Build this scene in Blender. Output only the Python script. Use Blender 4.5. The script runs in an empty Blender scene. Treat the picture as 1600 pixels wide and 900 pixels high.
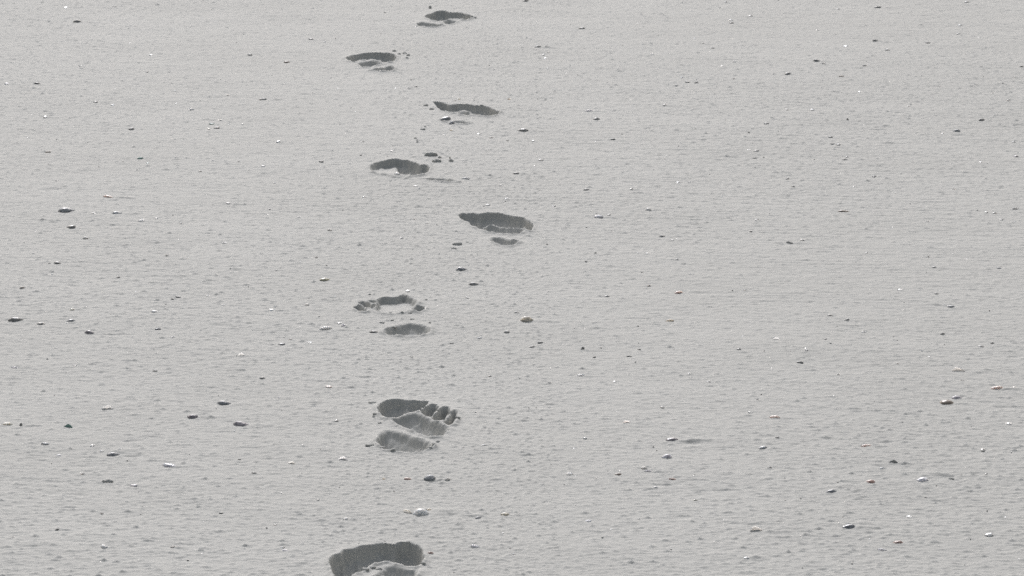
import bpy, math, random
import numpy as np
from mathutils import Vector

# ------------------------------------------------------------------ camera, sky, sun, exposure
PITCH = math.radians(13.0)
FPX = 1470.0 / math.tan(PITCH)          # focal length in pixels of a 1600 px wide picture
CAM_H = 1.342
SUN_EL, SUN_AZ = math.radians(31.0), math.radians(-7.0)

scene = bpy.context.scene
cam_data = bpy.data.cameras.new("camera")
cam = bpy.data.objects.new("camera", cam_data)
scene.collection.objects.link(cam)
cam.location = (0, 0, CAM_H)
cam.rotation_euler = (math.pi / 2 - PITCH, 0, 0)
cam_data.sensor_width = 36.0
cam_data.lens = 36.0 * FPX / 1600.0
cam_data.clip_start, cam_data.clip_end = 0.1, 2000.0
cam_data.dof.use_dof = True
cam_data.dof.focus_distance = 5.3
cam_data.dof.aperture_fstop = 52.0
scene.camera = cam

world = bpy.data.worlds.new("World")
scene.world = world
world.use_nodes = True
wn = world.node_tree.nodes
wn.clear()
sky = wn.new("ShaderNodeTexSky")
sky.sky_type = 'NISHITA'
sky.sun_disc = False
sky.sun_elevation = SUN_EL
sky.sun_rotation = SUN_AZ
sky.air_density, sky.dust_density, sky.ozone_density = 2.5, 10.0, 2.0
bg = wn.new("ShaderNodeBackground")
bg.inputs["Strength"].default_value = 0.15
wo = wn.new("ShaderNodeOutputWorld")
haze_white = wn.new("ShaderNodeHueSaturation")        # thin high haze: the sky is paler than a clear one
haze_white.inputs["Saturation"].default_value = 0.4
world.node_tree.links.new(sky.outputs[0], haze_white.inputs["Color"])
world.node_tree.links.new(haze_white.outputs[0], bg.inputs[0])
world.node_tree.links.new(bg.outputs[0], wo.inputs[0])

sun_data = bpy.data.lights.new("sun", 'SUN')
sun_data.energy = 2.0
sun_data.angle = math.radians(0.55)
sun_data.color = (1.0, 1.0, 0.99)
sun = bpy.data.objects.new("sun", sun_data)
scene.collection.objects.link(sun)
to_sun = Vector((math.sin(SUN_AZ) * math.cos(SUN_EL), math.cos(SUN_AZ) * math.cos(SUN_EL), math.sin(SUN_EL)))
sun.rotation_euler = to_sun.to_track_quat('Z', 'Y').to_euler()
sun.location = (0, 0, 20)

scene.view_settings.view_transform = 'Standard'
scene.view_settings.look = 'None'
scene.view_settings.gamma = 1.0
scene.view_settings.exposure = -0.46
scene.view_settings.use_white_balance = True      # the camera was balanced for this warm hazy daylight
scene.view_settings.white_balance_temperature = 6090
scene.view_settings.white_balance_tint = 12
scene.render.engine = 'CYCLES'
scene.cycles.use_denoising = False
scene.cycles.max_bounces = 5

rng = np.random.default_rng(7)
random.seed(7)

# ------------------------------------------------------------------ helpers
def ground(px, py):
    """photograph pixel -> point on the level sand"""
    yc = (np.asarray(py, float) - 450.0) / FPX
    xc = (np.asarray(px, float) - 800.0) / FPX
    t = CAM_H / (math.sin(PITCH) + yc * math.cos(PITCH))
    return xc * t, (math.cos(PITCH) - yc * math.sin(PITCH)) * t

def px_size(py):
    """metres of one photograph pixel across the view at that row"""
    yc = (py - 450.0) / FPX
    return CAM_H / (math.sin(PITCH) + yc * math.cos(PITCH)) / FPX

def perlin(x, y, seed):
    """vectorised 2-D gradient noise, about -0.7..0.7"""
    r = np.random.default_rng(seed)
    ang = r.random(65536) * 2 * np.pi
    gx, gy = np.cos(ang).astype(np.float32), np.sin(ang).astype(np.float32)
    xi, yi = np.floor(x).astype(np.int64), np.floor(y).astype(np.int64)
    fx, fy = (x - xi).astype(np.float32), (y - yi).astype(np.float32)
    def h(a, b):
        k = (a * 73856093) ^ (b * 19349663)
        k ^= (k >> 13)
        return (k * 1274126177 >> 5) & 65535
    def g(a, b, dx, dy):
        k = h(a, b)
        return gx[k] * dx + gy[k] * dy
    u = fx * fx * fx * (fx * (fx * 6 - 15) + 10)
    v = fy * fy * fy * (fy * (fy * 6 - 15) + 10)
    a = g(xi, yi, fx, fy); b = g(xi + 1, yi, fx - 1, fy)
    c = g(xi, yi + 1, fx, fy - 1); d = g(xi + 1, yi + 1, fx - 1, fy - 1)
    return (a + u * (b - a)) * (1 - v) + (c + u * (d - c)) * v

def inside_distance(X, Y, P):
    """signed distance to a polygon: positive inside"""
    d2 = np.full(X.shape, 1e9)
    ins = np.zeros(X.shape, bool)
    n = len(P)
    for i in range(n):
        ax, ay = P[i]; bx, by = P[(i + 1) % n]
        ex, ey = bx - ax, by - ay
        t = np.clip(((X - ax) * ex + (Y - ay) * ey) / (ex * ex + ey * ey + 1e-12), 0, 1)
        d2 = np.minimum(d2, (X - ax - t * ex) ** 2 + (Y - ay - t * ey) ** 2)
        c = ((ay > Y) != (by > Y)) & (X < ex * (Y - ay) / (by - ay + 1e-15) + ax)
        ins ^= c
    d = np.sqrt(d2)
    return np.where(ins, d, -d)

def seg_distance(X, Y, a, b):
    ex, ey = b[0] - a[0], b[1] - a[1]
    t = np.clip(((X - a[0]) * ex + (Y - a[1]) * ey) / (ex * ex + ey * ey + 1e-12), 0, 1)
    return np.hypot(X - a[0] - t * ex, Y - a[1] - t * ey)

def sstep(t):
    t = np.clip(t, 0, 1)
    return t * t * (3 - 2 * t)

def tag(o, label=None, cat=None, group=None, kind=None):
    if label: o["label"] = label
    if cat: o["category"] = cat
    if group: o["group"] = group
    if kind: o["kind"] = kind

def link_mesh(name, verts, faces, mat, parent=None, smooth=True):
    me = bpy.data.meshes.new(name)
    me.from_pydata([tuple(v) for v in verts], [], [tuple(f) for f in faces])
    import bmesh
    bm = bmesh.new()
    bm.from_mesh(me)
    bmesh.ops.recalc_face_normals(bm, faces=bm.faces)
    bm.to_mesh(me)
    bm.free()
    me.materials.append(mat)
    if smooth:
        me.polygons.foreach_set("use_smooth", np.ones(len(me.polygons), bool))
    me.update()
    o = bpy.data.objects.new(name, me)
    scene.collection.objects.link(o)
    if parent: o.parent = parent
    return o

# ------------------------------------------------------------------ materials
def new_mat(name):
    m = bpy.data.materials.new(name)
    m.use_nodes = True
    nt = m.node_tree
    return m, nt.nodes, nt.links, nt.nodes["Principled BSDF"]

def noise(n, l, vec, scale, detail=2.0, rough=0.5):
    t = n.new("ShaderNodeTexNoise")
    t.inputs["Scale"].default_value = scale
    t.inputs["Detail"].default_value = detail
    t.inputs["Roughness"].default_value = rough
    l.new(vec, t.inputs["Vector"])
    return t.outputs["Fac"]

def ramp(n, l, fac, stops):
    r = n.new("ShaderNodeValToRGB")
    e = r.color_ramp.elements
    while len(e) < len(stops): e.new(0.5)
    for k, (p, c) in enumerate(stops):
        e[k].position = p
        e[k].color = (*c, 1)
    l.new(fac, r.inputs[0])
    return r.outputs[0]

def mix(n, l, kind, fac, a, b):
    m = n.new("ShaderNodeMix")
    m.data_type = 'RGBA'
    m.blend_type = kind
    if isinstance(fac, float): m.inputs[0].default_value = fac
    else: l.new(fac, m.inputs[0])
    l.new(a, m.inputs[6]); l.new(b, m.inputs[7])
    return m.outputs[2]

def sand_material():
    m, n, l, b = new_mat("pale_damp_sand")
    pos = n.new("ShaderNodeNewGeometry").outputs["Position"]
    base = ramp(n, l, noise(n, l, pos, 3.0, 3.0), [(0.3, (0.505, 0.50, 0.475)), (0.7, (0.535, 0.53, 0.505))])
    grain = ramp(n, l, noise(n, l, pos, 420.0, 3.0, 0.8), [(0.25, (0.86, 0.855, 0.85)), (0.5, (1, 1, 1)), (0.78, (1.09, 1.09, 1.085))])
    c = mix(n, l, 'MULTIPLY', 1.0, base, grain)
    l.new(c, b.inputs["Base Color"])
    b.inputs["Roughness"].default_value = 0.8
    b.inputs["Specular IOR Level"].default_value = 0.24
    bump = n.new("ShaderNodeBump")
    bump.inputs["Strength"].default_value = 0.55
    bump.inputs["Distance"].default_value = 0.0008
    l.new(noise(n, l, pos, 380.0, 3.0, 0.65), bump.inputs["Height"])
    l.new(bump.outputs[0], b.inputs["Normal"])
    return m

SAND = sand_material()

SHELL_COLS = {
    'K': ('dark grey', (0.30, 0.297, 0.29)), 'G': ('grey', (0.42, 0.415, 0.405)), 'B': ('blue-grey', (0.36, 0.375, 0.395)),
    'W': ('white', (0.82, 0.815, 0.80)), 'C': ('cream', (0.68, 0.63, 0.54)), 'P': ('pale pink', (0.68, 0.52, 0.47)),
    'N': ('brown', (0.27, 0.225, 0.19)), 'L': ('pale lilac', (0.62, 0.61, 0.66)), 'E': ('green-tinted', (0.24, 0.37, 0.33)),
    'O': ('olive-grey', (0.48, 0.47, 0.37)), 'R': ('reddish', (0.42, 0.30, 0.26)), 'T': ('tan', (0.56, 0.48, 0.39)),
    'S': ('slate-coloured', (0.235, 0.245, 0.265)), 'V': ('purplish', (0.35, 0.325, 0.35)),
}

def shell_material(key):
    name, col = SHELL_COLS[key]
    m, n, l, b = new_mat(name.replace('-', '_').replace(' ', '_') + "_shell")
    tc = n.new("ShaderNodeTexCoord").outputs["Object"]
    info = n.new("ShaderNodeObjectInfo").outputs["Random"]
    w = n.new("ShaderNodeTexWave")
    w.wave_type = 'RINGS'
    w.rings_direction = 'SPHERICAL'
    w.inputs["Scale"].default_value = 130.0
    w.inputs["Distortion"].default_value = 2.5
    l.new(tc, w.inputs["Vector"])
    lo = tuple(x * 0.72 for x in col); hi = tuple(min(0.86, x * 1.12) for x in col)
    rings = ramp(n, l, w.outputs["Fac"], [(0.1, lo), (0.6, col), (0.95, hi)])
    wear = ramp(n, l, noise(n, l, tc, 240.0, 3.0), [(0.42, (1, 1, 1)), (0.62, (1.25, 1.22, 1.18))])
    c = mix(n, l, 'MULTIPLY', 1.0, rings, wear)
    hsv = n.new("ShaderNodeHueSaturation")
    mp = n.new("ShaderNodeMapRange")
    mp.inputs[3].default_value = 0.75; mp.inputs[4].default_value = 1.25
    l.new(info, mp.inputs[0]); l.new(mp.outputs[0], hsv.inputs["Value"]); l.new(c, hsv.inputs["Color"])
    l.new(hsv.outputs[0], b.inputs["Base Color"])
    b.inputs["Roughness"].default_value = 0.30 if key == "W" else 0.42
    b.inputs["Subsurface Weight"].default_value = 0.9 if min(col) > 0.35 else 0.0        # thin shell lets the sun glow through
    b.inputs["Subsurface Radius"].default_value = (1.0, 0.95, 0.9)
    b.inputs["Subsurface Scale"].default_value = 0.012
    b.inputs["Specular IOR Level"].default_value = 0.6 if key == "W" else 0.45
    bump = n.new("ShaderNodeBump")
    bump.inputs["Strength"].default_value = 0.3
    bump.inputs["Distance"].default_value = 0.0006
    l.new(w.outputs["Fac"], bump.inputs["Height"])
    l.new(bump.outputs[0], b.inputs["Normal"])
    return m

SHELL_MATS = {k: shell_material(k) for k in SHELL_COLS}

# ------------------------------------------------------------------ footprints: rims as traced on the level sand
# each hollow: part, rim, depth m, wall width m, how far the floor rises again 0..1, length of the slope at the far side m
class Print:
    def __init__(self, ox, oy, sc):
        self.o, self.s, self.hollows, self.ridges, self.splits = (ox, oy), sc, [], [], []
    def w(self, p):
        x, y = ground(self.o[0] + p[0] / self.s, self.o[1] + p[1] / self.s)
        return float(x), float(y)
    def hollow(self, part, pts, depth, wall=0.010, rise=0.0, run=None):
        if run is None: run = 0.0 if part in ("toe_hollow", "sole_hollow") or rise > 0.3 else depth / 0.43   # balls and heels go down in a slope
        self.hollows.append((part, [self.w(p) for p in pts], depth, wall, rise, run)); return self
    def ridge(self, a, b, height, width=0.006):         # a low wall of sand left standing inside the hollow
        self.ridges.append((self.w(a), self.w(b), height, width)); return self
    def split(self, *segs, tall=0.16):                             # where one toe hollow ends and the next begins
        self.splits = [(self.w(a), self.w(b)) for a, b in segs]
        for a, b in segs: self.ridge(a, b, tall, 0.004)
        return self

PRINTS = []
A = Print(480, 800, 6.154)
A.hollow("toe_hollow", [(225,490),(255,445),(290,418),(340,420),(360,372),(440,360),(480,352),(520,340),(620,322),(720,306),(790,312),(840,325),(900,303),(970,303),(1050,328),(1098,375),(1108,440),(1092,500),(1040,528),(960,528),(880,507),(800,490),(740,488),(680,500),(610,515),(560,545),(500,585),(430,610),(400,650),(350,690),(300,690),(275,620),(240,540)], 0.030, 0.008)
A.split(((345,420),(430,640)), ((490,350),(540,590)), ((700,310),(670,510)), ((835,325),(800,490)), tall=0.22)
A.hollow("ball_hollow", [(640,640),(700,585),(745,540),(850,522),(950,558),(1030,556),(1065,535),(1045,600),(985,690),(860,770),(680,800),(520,790),(470,730),(540,670)], 0.016, 0.014, 0.3)
A.hollow("heel_hollow", [(430,860),(560,835),(760,850),(960,830),(1010,870),(980,960),(840,1020),(620,1030),(480,980)], 0.018, 0.014, 0.2)
PRINTS.append(A)
B = Print(540, 600, 7.26)
B.hollow("toe_hollow", [(372,290),(385,230),(440,195),(520,178),(600,176),(690,188),(760,184),(850,192),(945,206),(930,240),(895,265),(850,322),(780,335),(700,338),(640,370),(560,402),(480,402),(410,372),(378,332)], 0.030, 0.009)
B.split(((700,185),(690,340)), tall=0.3)
B.hollow("toe_hollow", [(900,268),(960,240),(1030,236),(1062,265),(1035,322),(972,378),(920,376),(865,342),(855,322)], 0.022, 0.008)
B.hollow("toe_hollow", [(1062,288),(1110,258),(1172,262),(1193,300),(1175,360),(1120,432),(1060,442),(1000,417),(972,388),(1032,342)], 0.022, 0.008)
B.hollow("toe_hollow", [(1202,320),(1242,298),(1270,330),(1257,400),(1215,470),(1165,482),(1105,462),(1152,422),(1192,370)], 0.020, 0.008)
B.hollow("ball_hollow", [(530,420),(640,378),(740,350),(840,354),(900,386),(1000,428),(1080,472),(1160,500),(1165,530),(1110,570),(1060,605),(1000,612),(900,588),(800,548),(680,498),(590,458)], 0.017, 0.018, 0.15)
B.hollow("heel_hollow", [(370,645),(392,575),(450,528),(520,530),(600,548),(700,585),(800,625),(900,655),(965,690),(985,722),(920,742),(830,772),(740,778),(640,774),(540,755),(460,747),(385,690)], 0.021, 0.016, 0.0)
PRINTS.append(B)
Cp = Print(520, 440, 7.965)
Cp.hollow("toe_hollow", [(268,320),(300,308),(335,312),(372,338),(412,368),(402,388),(340,378),(292,352)], 0.012, 0.007)
Cp.hollow("toe_hollow", [(328,265),(370,248),(420,268),(470,308),(532,320),(492,347),(420,337),(360,302)], 0.012, 0.007)
Cp.hollow("toe_hollow", [(438,240),(500,230),(550,258),(574,276),(520,290),(470,270)], 0.012, 0.007)
Cp.hollow("ball_hollow", [(535,232),(600,203),(700,204),(780,205),(850,180),(885,158),(940,188),(1030,238),(1055,275),(1005,340),(880,392),(700,412),(560,392),(500,340),(545,288)], 0.0095, 0.008, 0.72)
Cp.hollow("toe_hollow", [(1000,352),(1045,308),(1138,322),(1132,352),(1070,388),(1010,378)], 0.011, 0.010)
Cp.hollow("heel_hollow", [(630,640),(700,590),(850,545),(960,522),(1080,540),(1165,560),(1210,602),(1200,632),(1130,662),(1020,683),(900,688),(760,674),(660,655)], 0.010, 0.026, 0.0)
PRINTS.append(Cp)
D = Print(680, 310, 7.965)
D.hollow("toe_hollow", [(312,212),(345,190),(480,188),(530,203),(620,183),(720,183),(870,203),(980,233),(1040,248),(1110,263),(1160,308),(1218,345),(1180,412),(1130,384),(1040,380),(960,372),(850,362),(740,345),(640,348),(560,385),(450,342),(430,312),(370,287),(328,252)], 0.030, 0.009)
D.split(((528,200),(545,350)), ((730,185),(720,345)), ((880,205),(870,360)), ((1040,250),(1000,375)))
D.hollow("ball_hollow", [(560,388),(640,352),(740,350),(850,368),(960,380),(1050,388),(1125,392),(1080,432),(960,452),(820,442),(690,428),(610,405)], 0.016, 0.010, 0.1)
D.hollow("heel_hollow", [(678,502),(740,486),(820,496),(960,535),(1045,550),(940,594),(840,594),(720,545)], 0.007, 0.016)
PRINTS.append(D)
E = Print(540, 220, 7.965)
E.hollow("toe_hollow", [(288,325),(350,283),(430,260),(560,243),(640,231),(760,248),(860,283),(930,318),(1002,316),(1034,350),(1012,402),(960,427),(880,437),(800,448),(740,468),(680,462),(610,457),(560,434),(500,424),(430,418),(360,402),(308,372)], 0.013, 0.009, 0.88)
E.hollow("sole_hollow", [(640,236),(760,249),(860,284),(930,319),(1002,317),(1034,350),(1012,402),(960,427),(880,437),(800,447),(745,440),(705,405),(665,360),(635,300)], 0.020, 0.010)
E.split(((350,285),(385,400)), ((440,262),(455,400)), ((600,240),(600,400)), ((930,318),(880,437)))
E.hollow("heel_hollow", [(880,470),(1000,473),(1130,476),(1230,478),(1320,503),(1395,522),(1280,524),(1150,508),(1000,490)], 0.012, 0.010)
PRINTS.append(E)
F = Print(640, 130, 7.965)
F.hollow("toe_hollow", [(308,235),(370,243),(450,260),(500,280),(580,266),(700,270),(800,283),(900,291),(980,308),(1040,343),(1112,365),(1080,397),(1010,417),(920,414),(800,397),(780,375),(740,370),(680,350),(620,355),(560,377),(480,362),(400,347),(358,310)], 0.026, 0.009)
F.split(((502,280),(545,370)), ((700,270),(690,355)), ((940,300),(918,414)), ((1040,345),(1000,417)))
F.hollow("ball_hollow", [(600,377),(660,364),(770,387),(782,402),(700,405),(630,394)], 0.010, 0.010)
F.hollow("heel_hollow", [(320,465),(420,462),(520,478),(640,482),(745,500),(690,518),(580,508),(430,482)], 0.010, 0.012)
PRINTS.append(F)
G = Print(500, 60, 8.0)
G.hollow("toe_hollow", [(328,258),(380,233),(425,213),(520,193),(620,180),(720,180),(800,178),(870,183),(932,208),(947,240),(932,272),(880,297),(820,305),(760,287),(700,277),(620,274),(540,282),(480,277),(430,297),(380,287)], 0.026, 0.010)
G.split(((424,215),(447,295)), ((520,195),(535,280)), ((640,182),(640,275)), ((757,180),(746,285)))
G.hollow("ball_hollow", [(473,320),(560,299),(660,284),(730,294),(788,316),(700,337),(600,357),(540,357)], 0.013, 0.013)
G.hollow("heel_hollow", [(630,397),(760,376),(850,349),(912,343),(933,375),(902,402),(780,410)], 0.012, 0.015)
PRINTS.append(G)
H = Print(600, 0, 8.0)
H.hollow("toe_hollow", [(518,215),(590,178),(670,143),(740,138),(810,158),(900,163),(1000,178),(1050,203),(1107,218),(1070,242),(1010,257),(960,247),(880,242),(800,252),(740,267),(690,274),(620,264),(570,242)], 0.027, 0.010)
H.split(((800,158),(808,250)), ((910,165),(900,245)), ((1000,178),(975,250)))
H.hollow("ball_hollow", [(728,282),(800,256),(925,265),(880,288),(820,312),(770,302)], 0.012, 0.013)
H.hollow("heel_hollow", [(403,300),(460,281),(560,288),(640,303),(745,320),(660,342),(540,342),(440,327)], 0.014, 0.013)
PRINTS.append(H)

ORD = ["nearest", "second", "third", "fourth", "fifth", "sixth", "seventh", "farthest"]
PRINT_LABELS = [
    "left-foot print cut off by the bottom edge of the photo",
    "crisp right-foot print with five round toe hollows and a crumbled heel",
    "shallow left-foot print with a sunlit floor and a wide separate heel hollow",
    "deep dark right-foot print with only a faint smudge for its heel",
    "left-foot print with a small white shell in it and two sand clumps beyond",
    "narrow right-foot print with a dark blue-grey shell at its heel",
    "left-foot print with a scatter of crumbs beyond its big toe, second farthest of the trail",
    "farthest print of the trail, a right foot, near the top edge of the photo",
]

# ------------------------------------------------------------------ shells and fragments: (x, y, width in photograph pixels, colour, form)
# forms: d domed valve, r ribbed cockle, o long smooth oval, c broken chip, a arched rim on edge, s upright shard, k rod
SHELLS = """
121 34 16 K d;103 12 8 W c;178 11 8 G c;212 41 7 G c;390 86 9 K d;58 132 12 K d;11 132 10 L d;150 161 10 K c;176 165 8 W c;235 86 8 W c;299 171 9 W c;331 194 11 E d;327 201 9 C c;339 200 10 G d;344 188 8 G c;358 194 5 W c;379 194 6 W c;71 184 11 W c;205 202 10 K d;202 89 5 G c;230 113 8 G c;125 104 6 W c;356 149 6 G c;
411 155 13 K d;448 97 10 N d;486 61 10 K d;508 65 6 W c;461 124 5 W c;528 138 4 W c;601 20 6 K c;749 83 5 W c;793 64 5 W c;653 67 5 W c;662 51 4 W c;650 135 6 K d;717 155 8 C c;711 158 5 N c;795 155 8 T c;705 204 7 T c;749 210 8 W d;768 216 8 G d;793 221 6 G c;695 212 6 W c;435 222 9 W d;566 222 7 K d;696 187 17 S d;707 194 12 B d;
821 2 12 K d;909 45 13 K d;839 73 13 K o;854 73 6 K c;857 81 8 G c;849 85 5 W c;852 90 8 W c;856 107 6 W c;995 38 6 W c;1028 55 5 W c;1066 4 5 W c;1086 60 5 W c;1099 68 6 G c;1114 75 8 G d;1142 31 10 W d;1143 36 9 K d;1130 37 4 W c;1142 53 5 G c;1172 25 8 K d;1134 3 6 K c;1148 97 8 W d;1128 103 8 W c;1019 85 6 W c;1074 128 9 K d;1088 129 8 K d;1057 134 7 K d;1066 120 6 W c;1146 123 6 G c;1038 165 11 G c;1198 194 9 K d;920 174 14 L o;931 187 13 K d;818 205 19 K d;957 219 10 K d;971 210 6 G c;1170 208 7 G c;833 221 8 W c;1027 108 6 G c;
1372 11 15 K o;1310 14 6 G c;1510 4 9 G d;1500 40 8 W d;1497 54 9 G d;1530 60 6 G c;1368 64 10 K d;1322 73 8 W c;1387 79 8 G d;1450 68 9 K d;1277 47 7 W c;1276 96 11 K d;1286 100 8 G c;1351 103 9 K d;1358 101 7 G c;1231 116 12 K d;1315 120 10 N d;1469 135 7 K c;1595 105 9 K d;1586 121 5 G c;1567 130 6 G c;1551 145 7 G c;1576 157 8 G d;1534 187 11 K d;1495 205 12 B d;1473 209 7 G c;1298 215 9 K d;1343 144 7 W c;1270 172 8 W c;1230 172 7 G c;1324 188 6 K s;1420 166 7 G c;1584 222 9 G c;
75 239 10 N d;219 248 11 E d;231 255 9 E c;333 251 8 W d;373 253 6 K c;313 268 8 G c;88 283 7 G c;153 287 6 W c;169 308 20 P o;104 330 27 B d;183 333 18 B d;111 355 17 K d;146 334 8 W c;221 345 11 W c;134 373 11 G d;245 341 7 G c;283 349 8 G d;357 318 11 B d;297 329 7 G c;90 412 13 K d;77 412 7 G c;52 397 5 W c;81 429 8 W c;351 379 9 G d;291 404 7 W c;261 400 8 G c;185 434 8 G c;316 384 4 W c;
502 253 9 K d;411 260 8 W d;429 286 8 W c;421 327 8 W c;467 339 7 W c;515 360 9 G d;569 308 8 W d;564 243 6 K c;612 236 7 W c;621 274 11 W d;650 292 10 W d;655 296 5 W c;728 280 14 B d;782 291 9 W c;792 311 9 W d;762 320 10 W d;648 342 10 G c;667 349 6 G c;683 351 6 G c;627 372 8 G d;494 402 8 G c;507 437 17 O d;721 421 20 B d;741 444 17 K d;432 422 7 G c;
806 272 12 K d;845 251 9 G d;917 297 11 K d;835 260 4 W c;898 301 4 W c;935 338 16 L d;952 336 9 G c;1013 328 12 W r;1061 285 11 W o;1078 285 7 G c;1035 368 12 K d;1051 374 7 G c;1182 237 10 K d;1180 247 10 K o;1170 235 6 W c;1128 307 5 W c;930 396 6 K c;916 409 7 G c;996 396 5 W c;1011 396 6 W c;1003 425 7 G d;1058 405 6 K c;1183 343 9 G c;1173 361 8 G c;866 322 7 G c;1014 446 9 G c;987 296 9 G c;
1301 226 9 K o;1310 227 9 K d;1320 250 8 K d;1324 246 7 K c;1587 245 10 V d;1532 255 7 W c;1366 277 8 K c;1231 280 7 K c;1240 293 8 K c;1335 292 8 K c;1490 296 11 G o;1318 330 19 N o;1234 379 12 K d;1254 375 9 G c;1541 333 9 G c;1555 334 9 G c;1587 327 14 G o;1565 344 9 G c;1449 346 8 G c;1460 418 9 B c;1562 419 10 S d;1354 395 6 G c;1325 363 7 G c;
25 500 25 K d;64 506 15 G d;111 502 15 S d;140 520 18 V d;112 484 11 C d;242 487 14 W d;247 514 10 S d;278 465 11 K o;269 468 7 K d;270 527 8 W c;349 478 9 W c;325 463 7 W c;83 528 5 W c;24 574 12 L o;117 571 8 W d;242 579 9 K d;350 630 23 S d;301 651 19 V d;377 663 26 V d;168 638 17 W a;106 666 15 E a;11 662 17 C d;32 664 10 K s;35 451 10 G d;377 556 11 W a;
479 477 10 G d;425 486 12 W d;430 481 5 W c;509 514 23 W o;531 505 12 W c;536 509 9 L c;440 538 12 S d;454 530 7 G c;483 534 9 W c;585 519 16 K d;514 604 13 P d;526 658 9 G c;436 621 8 W c;410 591 9 K d;729 466 9 W c;749 528 9 W d;706 537 7 K d;792 519 10 K d;643 558 7 K d;765 588 8 G d;743 644 8 G c;637 455 13 W c;
823 501 23 C r;807 489 9 K d;845 535 13 K o;831 542 10 K d;910 545 10 K s;948 464 9 K d;1060 457 15 P d;1047 501 16 T o;983 557 9 K d;929 558 9 K c;999 546 7 K c;907 587 14 W o;960 596 8 W c;877 601 4 W c;1077 584 9 W d;1108 595 9 G c;859 599 9 G c;1172 643 9 W d;979 660 12 P a;1184 623 9 G c;1154 546 8 K c;1164 453 8 W c;1035 635 10 G c;
1407 453 11 W d;1463 459 9 K d;1486 479 14 B d;1297 493 9 K d;1323 500 10 K d;1350 518 9 W d;1473 522 8 K d;1533 542 10 K d;1551 537 7 K d;1213 531 11 W a;1259 545 6 W c;1261 548 6 K c;1290 530 8 G c;1250 566 11 K d;1497 580 22 G a;1503 594 9 G c;1557 607 23 P o;1585 606 10 C c;1495 621 18 L d;1479 629 22 N d;1210 651 20 P o;1577 662 11 W c;1440 548 5 W c;1452 558 7 G c;1402 568 7 G c;1309 585 9 G c;
71 693 14 B d;92 710 10 L d;145 695 10 W d;158 704 8 W c;176 709 21 B d;188 702 8 W c;265 727 26 L o;210 758 14 L d;163 855 13 W d;270 855 10 G d;397 740 10 K d;346 802 8 K d;374 717 9 K c;129 740 11 G c;89 827 10 K c;20 840 10 K c;159 802 7 G c;
455 724 13 C a;536 718 15 L a;540 812 10 W d;600 749 10 T c;637 749 12 R d;671 749 20 B r;700 750 11 G d;657 803 25 W r;637 801 17 C k;670 797 9 T c;747 809 12 S d;789 804 16 C d;442 855 13 W c;446 861 12 L d;743 855 17 L o;672 865 11 R d;757 696 13 W o;473 695 6 K c;497 782 7 G c;616 767 7 G c;430 820 8 G c;720 700 5 K c;
914 684 8 W d;897 700 4 W c;1050 686 22 V d;1042 713 17 L r;1007 732 11 G d;1013 736 15 L o;890 741 14 W c;966 741 12 N d;932 747 5 K c;1051 748 13 R o;1024 761 10 W d;1086 780 8 C d;849 784 5 K c;919 813 13 L d;955 826 4 W c;1192 698 15 B d;1182 829 21 G a;1167 872 12 W d;803 866 9 W c;998 810 9 G c;
1215 683 8 K d;1354 695 18 P d;1396 723 14 K a;1378 731 9 W d;1360 752 17 P d;1441 749 20 L d;1298 767 18 S d;1325 823 24 S d;1403 847 17 R d;1378 858 16 L o;1422 806 11 W c;1545 836 14 W d;1202 730 8 K d;1536 703 12 G c;1359 841 5 W c;1251 778 5 K c;1309 753 5 K c;1541 740 9 G c
"""
shells = []
for s in SHELLS.replace("\n", "").split(";"):
    a = s.split()
    if a: shells.append((float(a[0]), float(a[1]), float(a[2]), a[3], a[4]))

# lumps of sand thrown up round the prints: (x, y, width, height in pixels)
CLUMPS = [(578.5,696.5,14,8),(598,701,11,8),(614,705.5,8,5),(624,707,8,4),(636.5,707,9,4),(650,706,9,5),(660,705,7,4),(672,702,8,5),(678,698,7,6),(684,691,6,7),
          (581,629,13,6),(586,649,7,6),(583.5,652,4,5),(594,661,7,4),(715,656,7,7),(700,672,8,5),
          (551,899,12,8),(571,892,12,6),(582,888,11,6),(592,890,10,7),(597,896,9,7),(540,872,6,4),(661,882,8,5),
          (610,491.5,6,4),(628,490.5,5,3),(640.5,490,6,3),(644,499,7,3),(597,504.5,7,3),(613,501,5,3),(616,512,9,4),(578,461,4,3),(671.5,505,4,4),(666,469,4,2),
          (673,244,20,9),(682.5,253,13,8),(687,247.5,5,5),(705,252.5,8,6),(703,248.5,3,6),
          (715,381,14,6),(709.5,388,8,4),(730,378,7,3),(732,349,7,3),
          (666,165,8,5),(674,171,7,5),(661,203.5,7,4),(649,217,4,3),(652,220.5,4,3),(652,223.5,4,3),(664,199,3,3),
          (616,79,6,4),(624,85,5,4),(632,83,7,4),(638,86,5,4),(635.5,90.5,4,4),(672,13,4,7),(742,28.5,5,3),
          (170,752,14,7),(162,752,6,5),(1487,747,9,3)]

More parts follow.
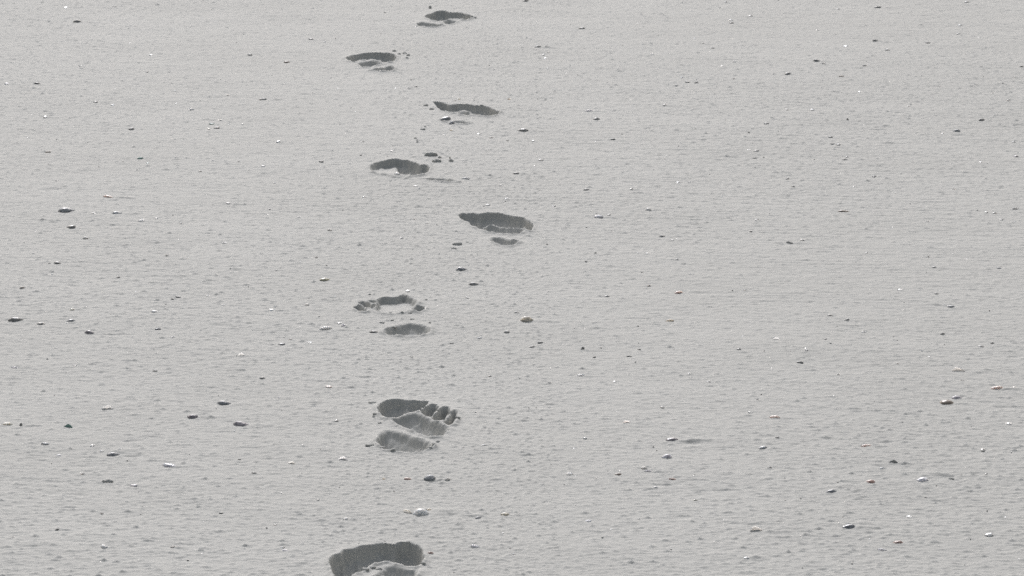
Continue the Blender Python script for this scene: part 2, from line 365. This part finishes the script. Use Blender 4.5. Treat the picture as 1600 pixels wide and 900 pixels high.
# soft unevenness left by the wind: (x, y, width px, depth px on the ground row, height m)
SWELLS = [(82,296,55,5,-0.004),(8,299,26,5,-0.003),(60,330,60,8,0.002),(212,711,34,4,-0.005),(190,703,40,5,0.003),(702,805,26,4,-0.005),(700,798,70,5,0.003),
          (1083,691,36,4,-0.004),(1100,686,60,6,0.003),(1478,743,26,4,-0.005),(1465,740,60,6,0.003),(1345,817,24,5,0.005),(1370,826,40,4,-0.003),(1180,871,22,4,0.006),
          (1570,636,50,4,-0.003),(1540,578,60,5,0.002),(1095,457,60,3,-0.003),(1240,457,60,5,0.002),(180,522,40,3,-0.003),(545,605,34,3,-0.003),(660,476,30,3,0.004),
          (515,640,40,5,0.002),(1075,501,60,4,-0.002),(560,628,14,4,0.003),(1270,310,40,6,0.003),(1000,335,60,5,0.002),(740,805,40,3,0.003),(125,727,50,4,-0.003),
          (1400,752,60,5,0.002),(1570,745,40,5,0.003),(1240,825,70,5,0.002),(840,640,70,5,0.002),(330,651,40,3,0.002),(1380,690,40,3,-0.003),(330,780,80,6,0.002),(60,850,80,7,0.003),
          (220,860,80,7,0.002),(1330,768,26,3,-0.003),(1310,760,30,3,0.002),(1082,733,60,3,-0.002),(1040,757,60,4,-0.003),(1120,765,60,3,-0.003)]

# ------------------------------------------------------------------ the sheet of sand: a height field, fine near the trail, running out to the horizon
def spread_axis(edges, limit, growth=1.5):
    """carry a run of grid lines out to +-limit with growing steps"""
    v = list(edges)
    st = v[-1] - v[-2]
    while v[-1] < limit:
        st *= growth; v.append(v[-1] + st)
    return v

xs_mid = list(np.arange(-0.235, 0.055, 0.0014))
right = []
x = xs_mid[-1]
while x < 1.45:
    x += 0.0030; right.append(x)
left = []
x = xs_mid[0]
while x > -1.45:
    x -= 0.0030; left.append(x)
xs = left[::-1] + xs_mid + right
xs = spread_axis(xs, 900.0)
xs = [-v for v in spread_axis([-v for v in xs[::-1]], 900.0)][::-1]
ys = [4.05]
while ys[-1] < 9.1:
    ys.append(ys[-1] + 0.0021 + 0.0012 * (ys[-1] - 4.05) / 5.0)
ys = spread_axis(ys, 1500.0)
ys = [-v for v in spread_axis([-v for v in ys[::-1]], 900.0)][::-1]
xs, ys = np.array(xs), np.array(ys)
NX, NY = len(xs), len(ys)
X, Y = np.meshgrid(xs, ys)
ix0, ix1 = np.searchsorted(xs, [-1.46, 1.46])
iy0, iy1 = np.searchsorted(ys, [4.04, 9.12])
Z = np.zeros_like(X)
core = (slice(iy0, iy1), slice(ix0, ix1))
cx, cy = X[core], Y[core]
# broad swells, wind streaks that drift across, pimples of the surface, fine grain
sk = cy + 0.10 * cx                                       # the streaks slope a little
wob = perlin(cx * 3.1, cy * 2.3, 3)
z = 0.0022 * perlin(cx * 1.7, sk * 1.1, 1) + 0.0016 * perlin(cx * 4.5, sk * 9.0, 2)
z += 0.0005 * perlin(cx * 16.0, sk * 42.0 + 2 * wob, 4)
amp = 0.9 + 0.45 * perlin(cx * 1.3 + 5, cy * 0.9, 5) + 0.12 * sstep((5.6 - cy) / 1.2)
p1 = perlin(cx * 62.0 + 1.5 * wob, sk * 105.0, 6)
p2 = perlin(cx * 122.0, sk * 185.0, 7)
p3 = perlin(cx * 215.0, sk * 260.0, 8)
pim = np.maximum(p1 - 0.18, 0) * 2.2                      # separate pimples
pin = np.maximum(p2 - 0.22, 0) * 2.5
z += amp * (0.0004 * p1 + 0.0012 * pim * pim + 0.0010 * p2 + 0.0015 * pin * pin) + 0.0007 * p3
rip = perlin(cx * 17.0 + 3, sk * 92.0 + 1.2 * wob, 12)
z += 0.0009 * rip * sstep(0.45 + 0.9 * perlin(cx * 0.9 + 2.3, cy * 0.7 + 1.0, 13) + 0.25 * cx)
# pock marks
pk = perlin(cx * 38.0 + 9, sk * 40.0, 9)
z -= 0.0011 * np.maximum(pk - 0.28, 0) * 3.0
Z[core] = z

def add_local(px, py, wx, wy, fn):
    """apply fn(dx/wx, dy/wy) round a photograph point, widths in metres"""
    gx, gy = ground(px, py)
    a, b = np.searchsorted(xs, [gx - 3 * wx, gx + 3 * wx])
    c, d = np.searchsorted(ys, [gy - 3 * wy, gy + 3 * wy])
    if b > a and d > c:
        Z[c:d, a:b] += fn((X[c:d, a:b] - gx) / wx, (Y[c:d, a:b] - gy) / wy)

for (px, py, w, h, amt) in SWELLS:
    m = px_size(py)
    add_local(px, py, w * m * 0.42, h * m * 4.2 * 0.45, lambda u, v: 0.5 * amt * np.exp(-(u * u + v * v) * 0.9))
# the wind leaves a scoured ring and a tail of sand behind every shell
for (px, py, w, col, form) in shells:
    if w < 10: continue
    m = px_size(py); r = w * m * 0.5
    k = random.uniform(0.5, 1.2)
    add_local(px, py, r * 1.3, r * 1.3, lambda u, v: -0.05 * r * np.exp(-(u * u + v * v)))
    gx = px + w * random.uniform(1.1, 1.6)
    add_local(gx, py + w * 0.04, r * 1.9, r * 0.55, lambda u, v: k * 0.16 * r * np.exp(-(u * u + v * v)))
    if w >= 14:
        add_local(px + w * random.uniform(1.8, 2.6), py + w * 0.02, r * 1.5, r * 0.6, lambda u, v: -k * 0.05 * r * np.exp(-(u * u + v * v)))

# press the footprints
part_of = np.full((NY, NX), -1, np.int32)     # per grid point: index into PARTS
PARTS = []                                     # (print index, part name)
for pi, pr in enumerate(PRINTS):
    allp = np.array([q for h in pr.hollows for q in h[1]])
    x0, y0 = allp.min(0) - 0.05; x1, y1 = allp.max(0) + 0.05
    a, b = np.searchsorted(xs, [x0, x1]); c, d = np.searchsorted(ys, [y0, y1])
    sl = (slice(c, d), slice(a, b))
    lx, ly = X[sl], Y[sl]
    jag = 0.0016 * perlin(lx * 95.0, ly * 70.0, 31 + pi) + 0.0013 * perlin(lx * 210.0, ly * 160.0, 51 + pi)
    deep = np.zeros(lx.shape); lip = np.zeros(lx.shape); press = np.zeros(lx.shape); best = np.full(lx.shape, -1.0)
    owner = np.full(lx.shape, -1, np.int32)
    for (name, poly, depth, wall, rise, run) in pr.hollows:
        sd0 = inside_distance(lx, ly, np.array(poly))
        far = np.where(sd0 > -0.004, ly, -1e9).max(0)[None, :]
        sd = sd0 + jag
        py_ = np.array(poly)[:, 1]
        t = np.clip((py_.max() - ly) / (py_.max() - py_.min()), 0, 1)   # 0 at the far rim, 1 at the near rim
        dd = depth * sstep((sd - 0.0004) / (0.75 * wall)) ** 0.8 * (1 - rise * t)
        if run:                                     # a long even slope down from the far rim
            dd = depth * np.clip((far - 0.001 - ly) / run, 0, 1) * sstep((sd + 0.004) / 0.013)
        elif rise <= 0.3:                           # a crumbled step under the far rim, then a slope that the sun only grazes
            df = far - 0.001 - ly + jag
            dd = np.minimum(0.9 * depth, ((0.42 if pi == 0 else 0.24) * depth + 0.001) * sstep(df / 0.0035) + 0.48 * np.maximum(df, 0))
            dd = dd * sstep((sd + (0.0004 if pi == 1 else 0.0025)) / 0.0055)
            deep = np.maximum(deep, sstep(sd / 0.012))
        lip = np.maximum(lip, np.exp(-((sd + 0.003) / 0.0035) ** 2) * sstep((t - 0.15) / 0.3))
        idx = len(PARTS); PARTS.append([pi, name])
        better = dd > press
        press = np.where(better, dd, press)
        owner = np.where((sd > 0) & (sd > best), idx, owner)
        best = np.maximum(best, sd)
        if name == "toe_hollow" and pr.splits and len([h for h in pr.hollows if h[0] == name]) in (1, 4) and (name, poly) == (pr.hollows[0][0], pr.hollows[0][1]):
            for (sa, sb) in pr.splits:
                j = len(PARTS); PARTS.append([pi, name])
                tt = np.clip((ly - sb[1]) / (sa[1] - sb[1] + 1e-9), 0, 1)
                owner = np.where((owner >= idx) & (owner < j) & (lx > sb[0] + tt * (sa[0] - sb[0])), j, owner)
    for (sa, sb, hgt, wid) in pr.ridges:
        press *= 1 - hgt * np.exp(-(seg_distance(lx, ly, sa, sb) / wid) ** 2)
    # rim pushed up a little, uneven
    rim = np.exp(-(np.maximum(-best, 0) / 0.012) ** 2) * (best < 0.004)
    lump = 0.5 + 0.9 * perlin(lx * 42.0, ly * 34.0, 71 + pi)
    rough = (0.0006 * perlin(lx * 75.0, ly * 75.0, 91 + pi) + 0.0005 * perlin(lx * 180.0, ly * 180.0, 92 + pi))
    rough2 = 0.0006 * perlin(lx * 130.0, ly * 130.0, 93 + pi) + 0.0003 * np.maximum(perlin(lx * 85.0, ly * 85.0, 94 + pi), 0)
    near = sstep((best + 0.03) / 0.03)
    Z[sl] = Z[sl] * (1 - 0.6 * near) + near * (rough + rough2 * (best > 0)) + deep * (0.0010 * perlin(lx * 45.0, ly * 40.0, 95 + pi) + 0.0005 * perlin(lx * 120.0, ly * 100.0, 96 + pi)) + 0.0022 * rim * np.maximum(lump, 0) - press + lip * np.maximum(0.0016 + 0.0022 * perlin(lx * 80.0, ly * 80.0, 191 + pi), 0) * (press < 0.012)
    idx = len(PARTS); PARTS.append([pi, "sand_ridge"])
    owner = np.where((owner < 0) & (best > -0.010), idx, owner)
    part_of[sl] = np.where(owner >= 0, owner, part_of[sl])

for (px, py, r_, h_) in [(621, 274.5, 0.010, 0.005)]:    # a little sand heaped under the shell that lies in a print
    add_local(px, py, r_, r_ * 1.4, lambda u, v: h_ * np.exp(-(u * u + v * v)))

def height_at(gx, gy):
    i = int(np.clip(np.searchsorted(xs, gx), 1, NX - 1)); j = int(np.clip(np.searchsorted(ys, gy), 1, NY - 1))
    return float(Z[j - 1:j + 1, i - 1:i + 1].mean())

V = np.stack([X, Y, Z], -1).reshape(-1, 3).astype(np.float32)
gid = np.arange(NX * NY).reshape(NY, NX)
quads = np.stack([gid[:-1, :-1], gid[:-1, 1:], gid[1:, 1:], gid[1:, :-1]], -1).reshape(-1, 4)
fpart = part_of[:-1, :-1].reshape(-1)

def grid_mesh(name, faces, parent=None, origin=(0, 0, 0)):
    used, inv = np.unique(faces, return_inverse=True)
    co = V[used] - np.array(origin, np.float32)
    f = inv.reshape(-1, 4).astype(np.int32)
    me = bpy.data.meshes.new(name)
    me.vertices.add(len(co)); me.vertices.foreach_set("co", co.reshape(-1))
    me.loops.add(f.size); me.loops.foreach_set("vertex_index", f.reshape(-1))
    me.polygons.add(len(f))
    me.polygons.foreach_set("loop_start", np.arange(0, f.size, 4, dtype=np.int32))
    me.polygons.foreach_set("use_smooth", np.ones(len(f), bool))
    me.materials.append(SAND)
    me.update(calc_edges=True)
    o = bpy.data.objects.new(name, me)
    scene.collection.objects.link(o)
    if parent: o.parent = parent
    return o

tag(grid_mesh("sand", quads[fpart < 0]), kind='structure')

centres = []
for pi, pr in enumerate(PRINTS):
    allp = np.array([q for h in pr.hollows for q in h[1]])
    c = (allp.min(0) + allp.max(0)) / 2
    centres.append((float(c[0]), float(c[1])))
    root = bpy.data.objects.new("footprint", None)
    root.empty_display_size = 0.05
    scene.collection.objects.link(root)
    root.location = (c[0], c[1], -0.03)
    tag(root, PRINT_LABELS[pi], "footprint", "barefoot prints in a trail across the sand")
    for k, (pj, name) in enumerate(PARTS):
        if pj == pi:
            fs = quads[fpart == k]
            if len(fs) > 3:
                grid_mesh(name, fs, root, (c[0], c[1], -0.03))

# ------------------------------------------------------------------ shell shapes
def dome(L, W, H, ribs=0, seed=0, beak=0.3, power=2.0):
    """one valve of a bivalve lying hollow side down; the beak sits off centre, the underside is closed"""
    r = random.Random(seed)
    NT, NR = (44, 9) if ribs else (28, 8)
    vs, fs = [], []
    bx = beak * L * 0.5
    ph = [r.uniform(0, 6.28) for _ in range(3)]
    for i in range(NR + 1):
        t = i / NR
        for j in range(NT):
            th = 2 * math.pi * j / NT
            out = 1 + 0.05 * math.sin(2 * th + ph[0]) + 0.035 * math.sin(3 * th + ph[1]) + 0.02 * math.sin(7 * th + ph[2])
            rx, ry = math.cos(th) * L * 0.5 * out, math.sin(th) * W * 0.5 * out
            x = bx * (1 - t) + rx * t
            y = -0.12 * W * (1 - t) + ry * t
            zz = H * (1 - t ** power) ** 0.85
            if ribs: zz *= 1 + 0.10 * t * (1 if j % 2 else -1); 
            zz += H * 0.03 * math.sin(t * 22) * (t < 0.98)
            vs.append((x, y, zz))
    for j in range(NT):
        th = 2 * math.pi * j / NT
        x, y, _ = vs[NR * NT + j]
        vs.append((x * 0.97, y * 0.97, -0.35 * H - 0.001))
    for i in range(NR + 1):
        for j in range(NT):
            a, b = i * NT + j, i * NT + (j + 1) % NT
            fs.append((a, b, b + NT, a + NT)) if i else fs.append((a, b, b + NT, a + NT))
    fs = [tuple(reversed(f)) for f in fs]
    fs.append(tuple(range((NR + 1) * NT, (NR + 2) * NT))[::-1])
    return vs, fs

def chip(L, W, H, seed):
    """broken piece of shell: angular outline, slightly cupped, with a real thickness"""
    r = random.Random(seed)
    n = r.randint(5, 8)
    ang = sorted(r.uniform(0, 2 * math.pi) for _ in range(n))
    ang = [2 * math.pi * (k + r.uniform(-0.3, 0.3)) / n for k in range(n)]
    rad = [r.uniform(0.65, 1.05) for _ in range(n)]
    top = [(math.cos(a) * L * 0.5 * q, math.sin(a) * W * 0.5 * q, H * r.uniform(0.25, 0.6)) for a, q in zip(ang, rad)]
    vs = top + [(x * 1.04, y * 1.04, -H * 0.6 - 0.001) for x, y, _ in top] + [(L * 0.06, -W * 0.05, H)]
    fs = [(k, (k + 1) % n, 2 * n) for k in range(n)]
    fs += [(k + n, (k + 1) % n + n, (k + 1) % n, k) for k in range(n)]
    fs.append(tuple(range(2 * n - 1, n - 1, -1)))
    return vs, fs

def arch(L, H, seed):
    """rim of a buried valve standing out of the sand as a thin curved lip"""
    r = random.Random(seed)
    n, vs, fs = 14, [], []
    th = L * 0.055
    for k in range(n + 1):
        t = -1 + 2 * k / n
        x = t * L * 0.5
        y = L * 0.20 * (1 - t * t)
        hh = H * (1 - t * t) ** 0.6 * (1 + 0.12 * math.sin(5 * t + seed)) + 0.0004
        y2 = y + L * 0.10 * (1 - t * t)
        vs += [(x, y - th, -0.003), (x, y2 - th * 0.7, hh * 0.8), (x, y2, hh), (x, y2 + th, hh * 0.85), (x, y + th, -0.003)]
    for k in range(n):
        for q in range(5):
            a, b = k * 5 + q, k * 5 + (q + 1) % 5
            fs.append((a, b, b + 5, a + 5))
    fs += [tuple(range(5))[::-1], tuple(n * 5 + q for q in range(5))]
    return vs, fs

def shard(L, H, seed):
    r = random.Random(seed)
    b = [(-L * 0.5, -L * 0.2), (L * 0.1, -L * 0.35), (L * 0.5, 0), (L * 0.15, L * 0.3), (-L * 0.35, L * 0.25)]
    lean = r.uniform(-0.2, 0.1) * L
    vs = [(x, y, -0.003) for x, y in b] + [(x * 0.55 + lean, y * 0.5, H * r.uniform(0.35, 0.5)) for x, y in b] + [(x * 0.18 + lean, y * 0.2, H * r.uniform(0.9, 1.0)) for x, y in b]
    fs = [tuple(range(5))[::-1], (10, 11, 12, 13, 14)]
    for lv in (0, 5):
        for k in range(5): fs.append((lv + k, lv + (k + 1) % 5, lv + 5 + (k + 1) % 5, lv + 5 + k))
    return vs, fs

def rod(L, R):
    vs, fs, n = [], [], 8
    for i in range(9):
        t = i / 8
        rr = R * (0.75 + 0.35 * math.sin(t * 3.1) + 0.12 * math.sin(t * 17))
        for k in range(n):
            a = 2 * math.pi * k / n
            vs.append(((t - 0.5) * L, math.cos(a) * rr, rr * 0.5 + math.sin(a) * rr + 0.0015 * math.sin(t * 3)))
    for i in range(8):
        for k in range(n): fs.append((i * n + k, i * n + (k + 1) % n, (i + 1) * n + (k + 1) % n, (i + 1) * n + k))
    fs = [tuple(reversed(f)) for f in fs]
    fs += [tuple(range(n)), tuple(8 * n + k for k in range(n))[::-1]]
    return vs, fs

NUM = {0: "half a foot-length", 1: "one foot-length", 2: "two foot-lengths", 3: "three foot-lengths", 4: "four foot-lengths", 5: "five foot-lengths", 6: "six foot-lengths"}
def place_words(gx, gy):
    k = min(range(8), key=lambda q: abs(centres[q][1] - gy) + 0.02 * abs(centres[q][0] - gx))
    dx, dy = gx - centres[k][0], gy - centres[k][1]
    n = int(round(abs(dx) / 0.25))
    name = ORD[k] + " footprint"
    lvl = "level with it" if abs(dy) < 0.09 else ("a little beyond it" if dy > 0 else "a little short of it")
    if abs(dx) < 0.06:
        return ("just beyond the " if dy > 0 else "just in front of the ") + name, ""
    return f"{NUM.get(n)} {'rightward' if dx > 0 else 'leftward'} of the {name}", lvl

todo = []
SHAPE = {'d': 'domed', 'r': 'ribbed', 'o': 'long oval', 'c': 'broken', 'a': 'arched', 's': 'upright', 'k': 'stick-like'}
for i, (px, py, w, col, form) in enumerate(shells):
    gx, gy = (float(q) for q in ground(px, py))
    m = px_size(py)
    L = w * m
    r = random.Random(1000 + i)
    if form == 'd': vs, fs = dome(L, L * r.uniform(0.62, 0.85), L * r.uniform(0.17, 0.26), 0, i, r.uniform(-0.45, 0.45), r.uniform(1.8, 2.6))
    elif form == 'r': vs, fs = dome(L, L * 0.85, L * 0.30, 22, i, r.uniform(-0.2, 0.2), 2.2)
    elif form == 'o': vs, fs = dome(L, L * r.uniform(0.36, 0.48), L * r.uniform(0.13, 0.18), 0, i, r.uniform(-0.6, 0.6), 2.2)
    elif form == 'a': vs, fs = arch(L, L * 0.24, i)
    elif form == 's': vs, fs = shard(L * 0.9, L * 0.5, i)
    elif form == 'k': vs, fs = rod(L, L * 0.085)
    else: vs, fs = chip(L, L * r.uniform(0.6, 0.95), L * r.uniform(0.16, 0.30), i)
    whole = form in 'dro'
    o = link_mesh("seashell" if whole else "shell_fragment", vs, fs, SHELL_MATS[col], None, smooth=form in 'drok')
    o.location = (gx, gy, height_at(gx, gy))
    o.rotation_euler = (r.uniform(-0.10, 0.10), r.uniform(-0.08, 0.08), r.uniform(-0.5, 0.5) if form in 'oak' else r.uniform(-3.1, 3.1) if form in 'c' else r.uniform(-0.7, 0.7))
    if form == 'k': o.rotation_euler = (0, 0.05, -0.75)
    size = "tiny" if w < 8 else "small" if w < 12 else "" if w < 18 else "large"
    noun = {'d': 'shell', 'r': 'cockle shell', 'o': 'shell', 'c': 'shell chip', 'a': 'shell edge', 's': 'shell shard', 'k': 'shell piece'}[form]
    head = " ".join(q for q in (size, SHELL_COLS[col][0], SHAPE[form], noun) if q)
    a, b = place_words(gx, gy)
    todo.append((o, head, a, b, gy, "shell" if whole else "shell fragment", "seashells strewn on the sand" if whole else "broken shell bits on the sand"))

def finish_labels(todo):
    by = {}
    for t in todo: by.setdefault((t[1], t[2], t[3]), []).append(t)
    order = ["first", "second", "third", "fourth", "fifth", "sixth"]
    for (head, a, b), rows in by.items():
        rows.sort(key=lambda t: t[4])
        for k, t in enumerate(rows):
            s = head + (", " if b else " ") + a + (", " + b if b else "")
            if len(rows) > 1:
                s = f"{head}, {a}, {b}, " + (["nearer", "farther"][k] + " of two" if len(rows) == 2 else (f"place {k + 1} from camera" if k > 5 else order[k] + " from camera"))
                s = s.replace(", , ", ", ")
            if len(s.split()) > 16: s = s.replace("half a foot-length", "a palm").replace("a little ", "")
            if len(s.split()) > 16: s = s.replace("short of it", "before").replace("beyond it", "beyond").replace("level with it", "level")
            if len(s.split()) > 16: s = s.replace("of the ", "of ").replace("clump of sand", "sand clump")
            if len(s.split()) > 16: print("LONG", s)
            tag(t[0], s, t[5], t[6])

# ------------------------------------------------------------------ lumps of sand
def lump_mesh(L, W, H, seed):
    import bmesh
    bm = bmesh.new()
    bmesh.ops.create_icosphere(bm, subdivisions=3, radius=1.0)
    co = np.array([v.co[:] for v in bm.verts])
    n = 0.62 * perlin(co[:, 0] * 1.3 + seed * 3.1, co[:, 1] * 1.3 + co[:, 2], 300 + seed) + 0.28 * perlin(co[:, 0] * 3 + co[:, 2] * 2, co[:, 1] * 3 - co[:, 2], 400 + seed) + 0.14 * perlin(co[:, 0] * 7 + co[:, 2] * 5, co[:, 1] * 7, 500 + seed)
    co *= (1 + n)[:, None]
    vs = co * np.array([L / 2, W / 2, H])
    vs[:, 2] = np.maximum(vs[:, 2], -0.003)
    fs = [[v.index for v in f.verts] for f in bm.faces]
    bm.free()
    return vs, fs

for i, (px, py, w, h) in enumerate(CLUMPS):
    gx, gy = (float(q) for q in ground(px, py))
    m = px_size(py)
    H = max(0.0010, h * m * (0.30 if i < 26 else 0.46))
    vs, fs = lump_mesh(w * m, min(w, 12) * m * 0.9, H, i)
    o = link_mesh("sand_clump", vs, fs, SAND)
    o.location = (gx, gy, height_at(gx, gy) + H * 0.12)
    size = "tiny" if w < 6 else "small" if w < 9 else "rounded" if w < 13 else "large flat"
    a, b = place_words(gx, gy)
    todo.append((o, size + " clump of sand", a, b, gy, "sand clump", "sand clumps thrown up round the prints"))
finish_labels(todo)

# ------------------------------------------------------------------ shell grit: far too many specks to count
def grit(name, n, mat, lo, hi, seed):
    r = np.random.default_rng(seed)
    vs, fs = [], []
    k = 0
    while k < n:
        gx, gy = r.uniform(-1.3, 1.3), 4.2 + 4.8 * r.random()
        if abs(gx) > 0.15 * gy + 0.15: continue
        k += 1
        z = height_at(gx, gy)
        L = r.uniform(lo, hi) * (0.6 + 0.4 * r.random())
        b = len(vs)
        a0 = r.uniform(0, 6.28)
        ring = [(gx + L * 0.5 * r.uniform(0.6, 1.1) * math.cos(a0 + q * 1.2566), gy + L * 0.5 * r.uniform(0.6, 1.1) * math.sin(a0 + q * 1.2566)) for q in range(5)]
        vs += [(x, y, z - 0.001) for x, y in ring]
        vs += [(gx + (x - gx) * 0.75, gy + (y - gy) * 0.75, z + L * r.uniform(0.15, 0.4)) for x, y in ring]
        fs += [tuple(b + q for q in (5, 6, 7, 8, 9))]
        fs += [(b + q, b + (q + 1) % 5, b + 5 + (q + 1) % 5, b + 5 + q) for q in range(5)]
    o = link_mesh(name, vs, fs, mat, smooth=False)
    tag(o, kind='stuff')
    return o

tag(grit("shell_grit", 700, SHELL_MATS['W'], 0.0012, 0.0034, 5), "tiny white shell grit strewn all over the sand", "shell grit")
tag(grit("dark_grit", 700, SHELL_MATS['K'], 0.0015, 0.0038, 6), "tiny dark grit strewn all over the sand", "grit")
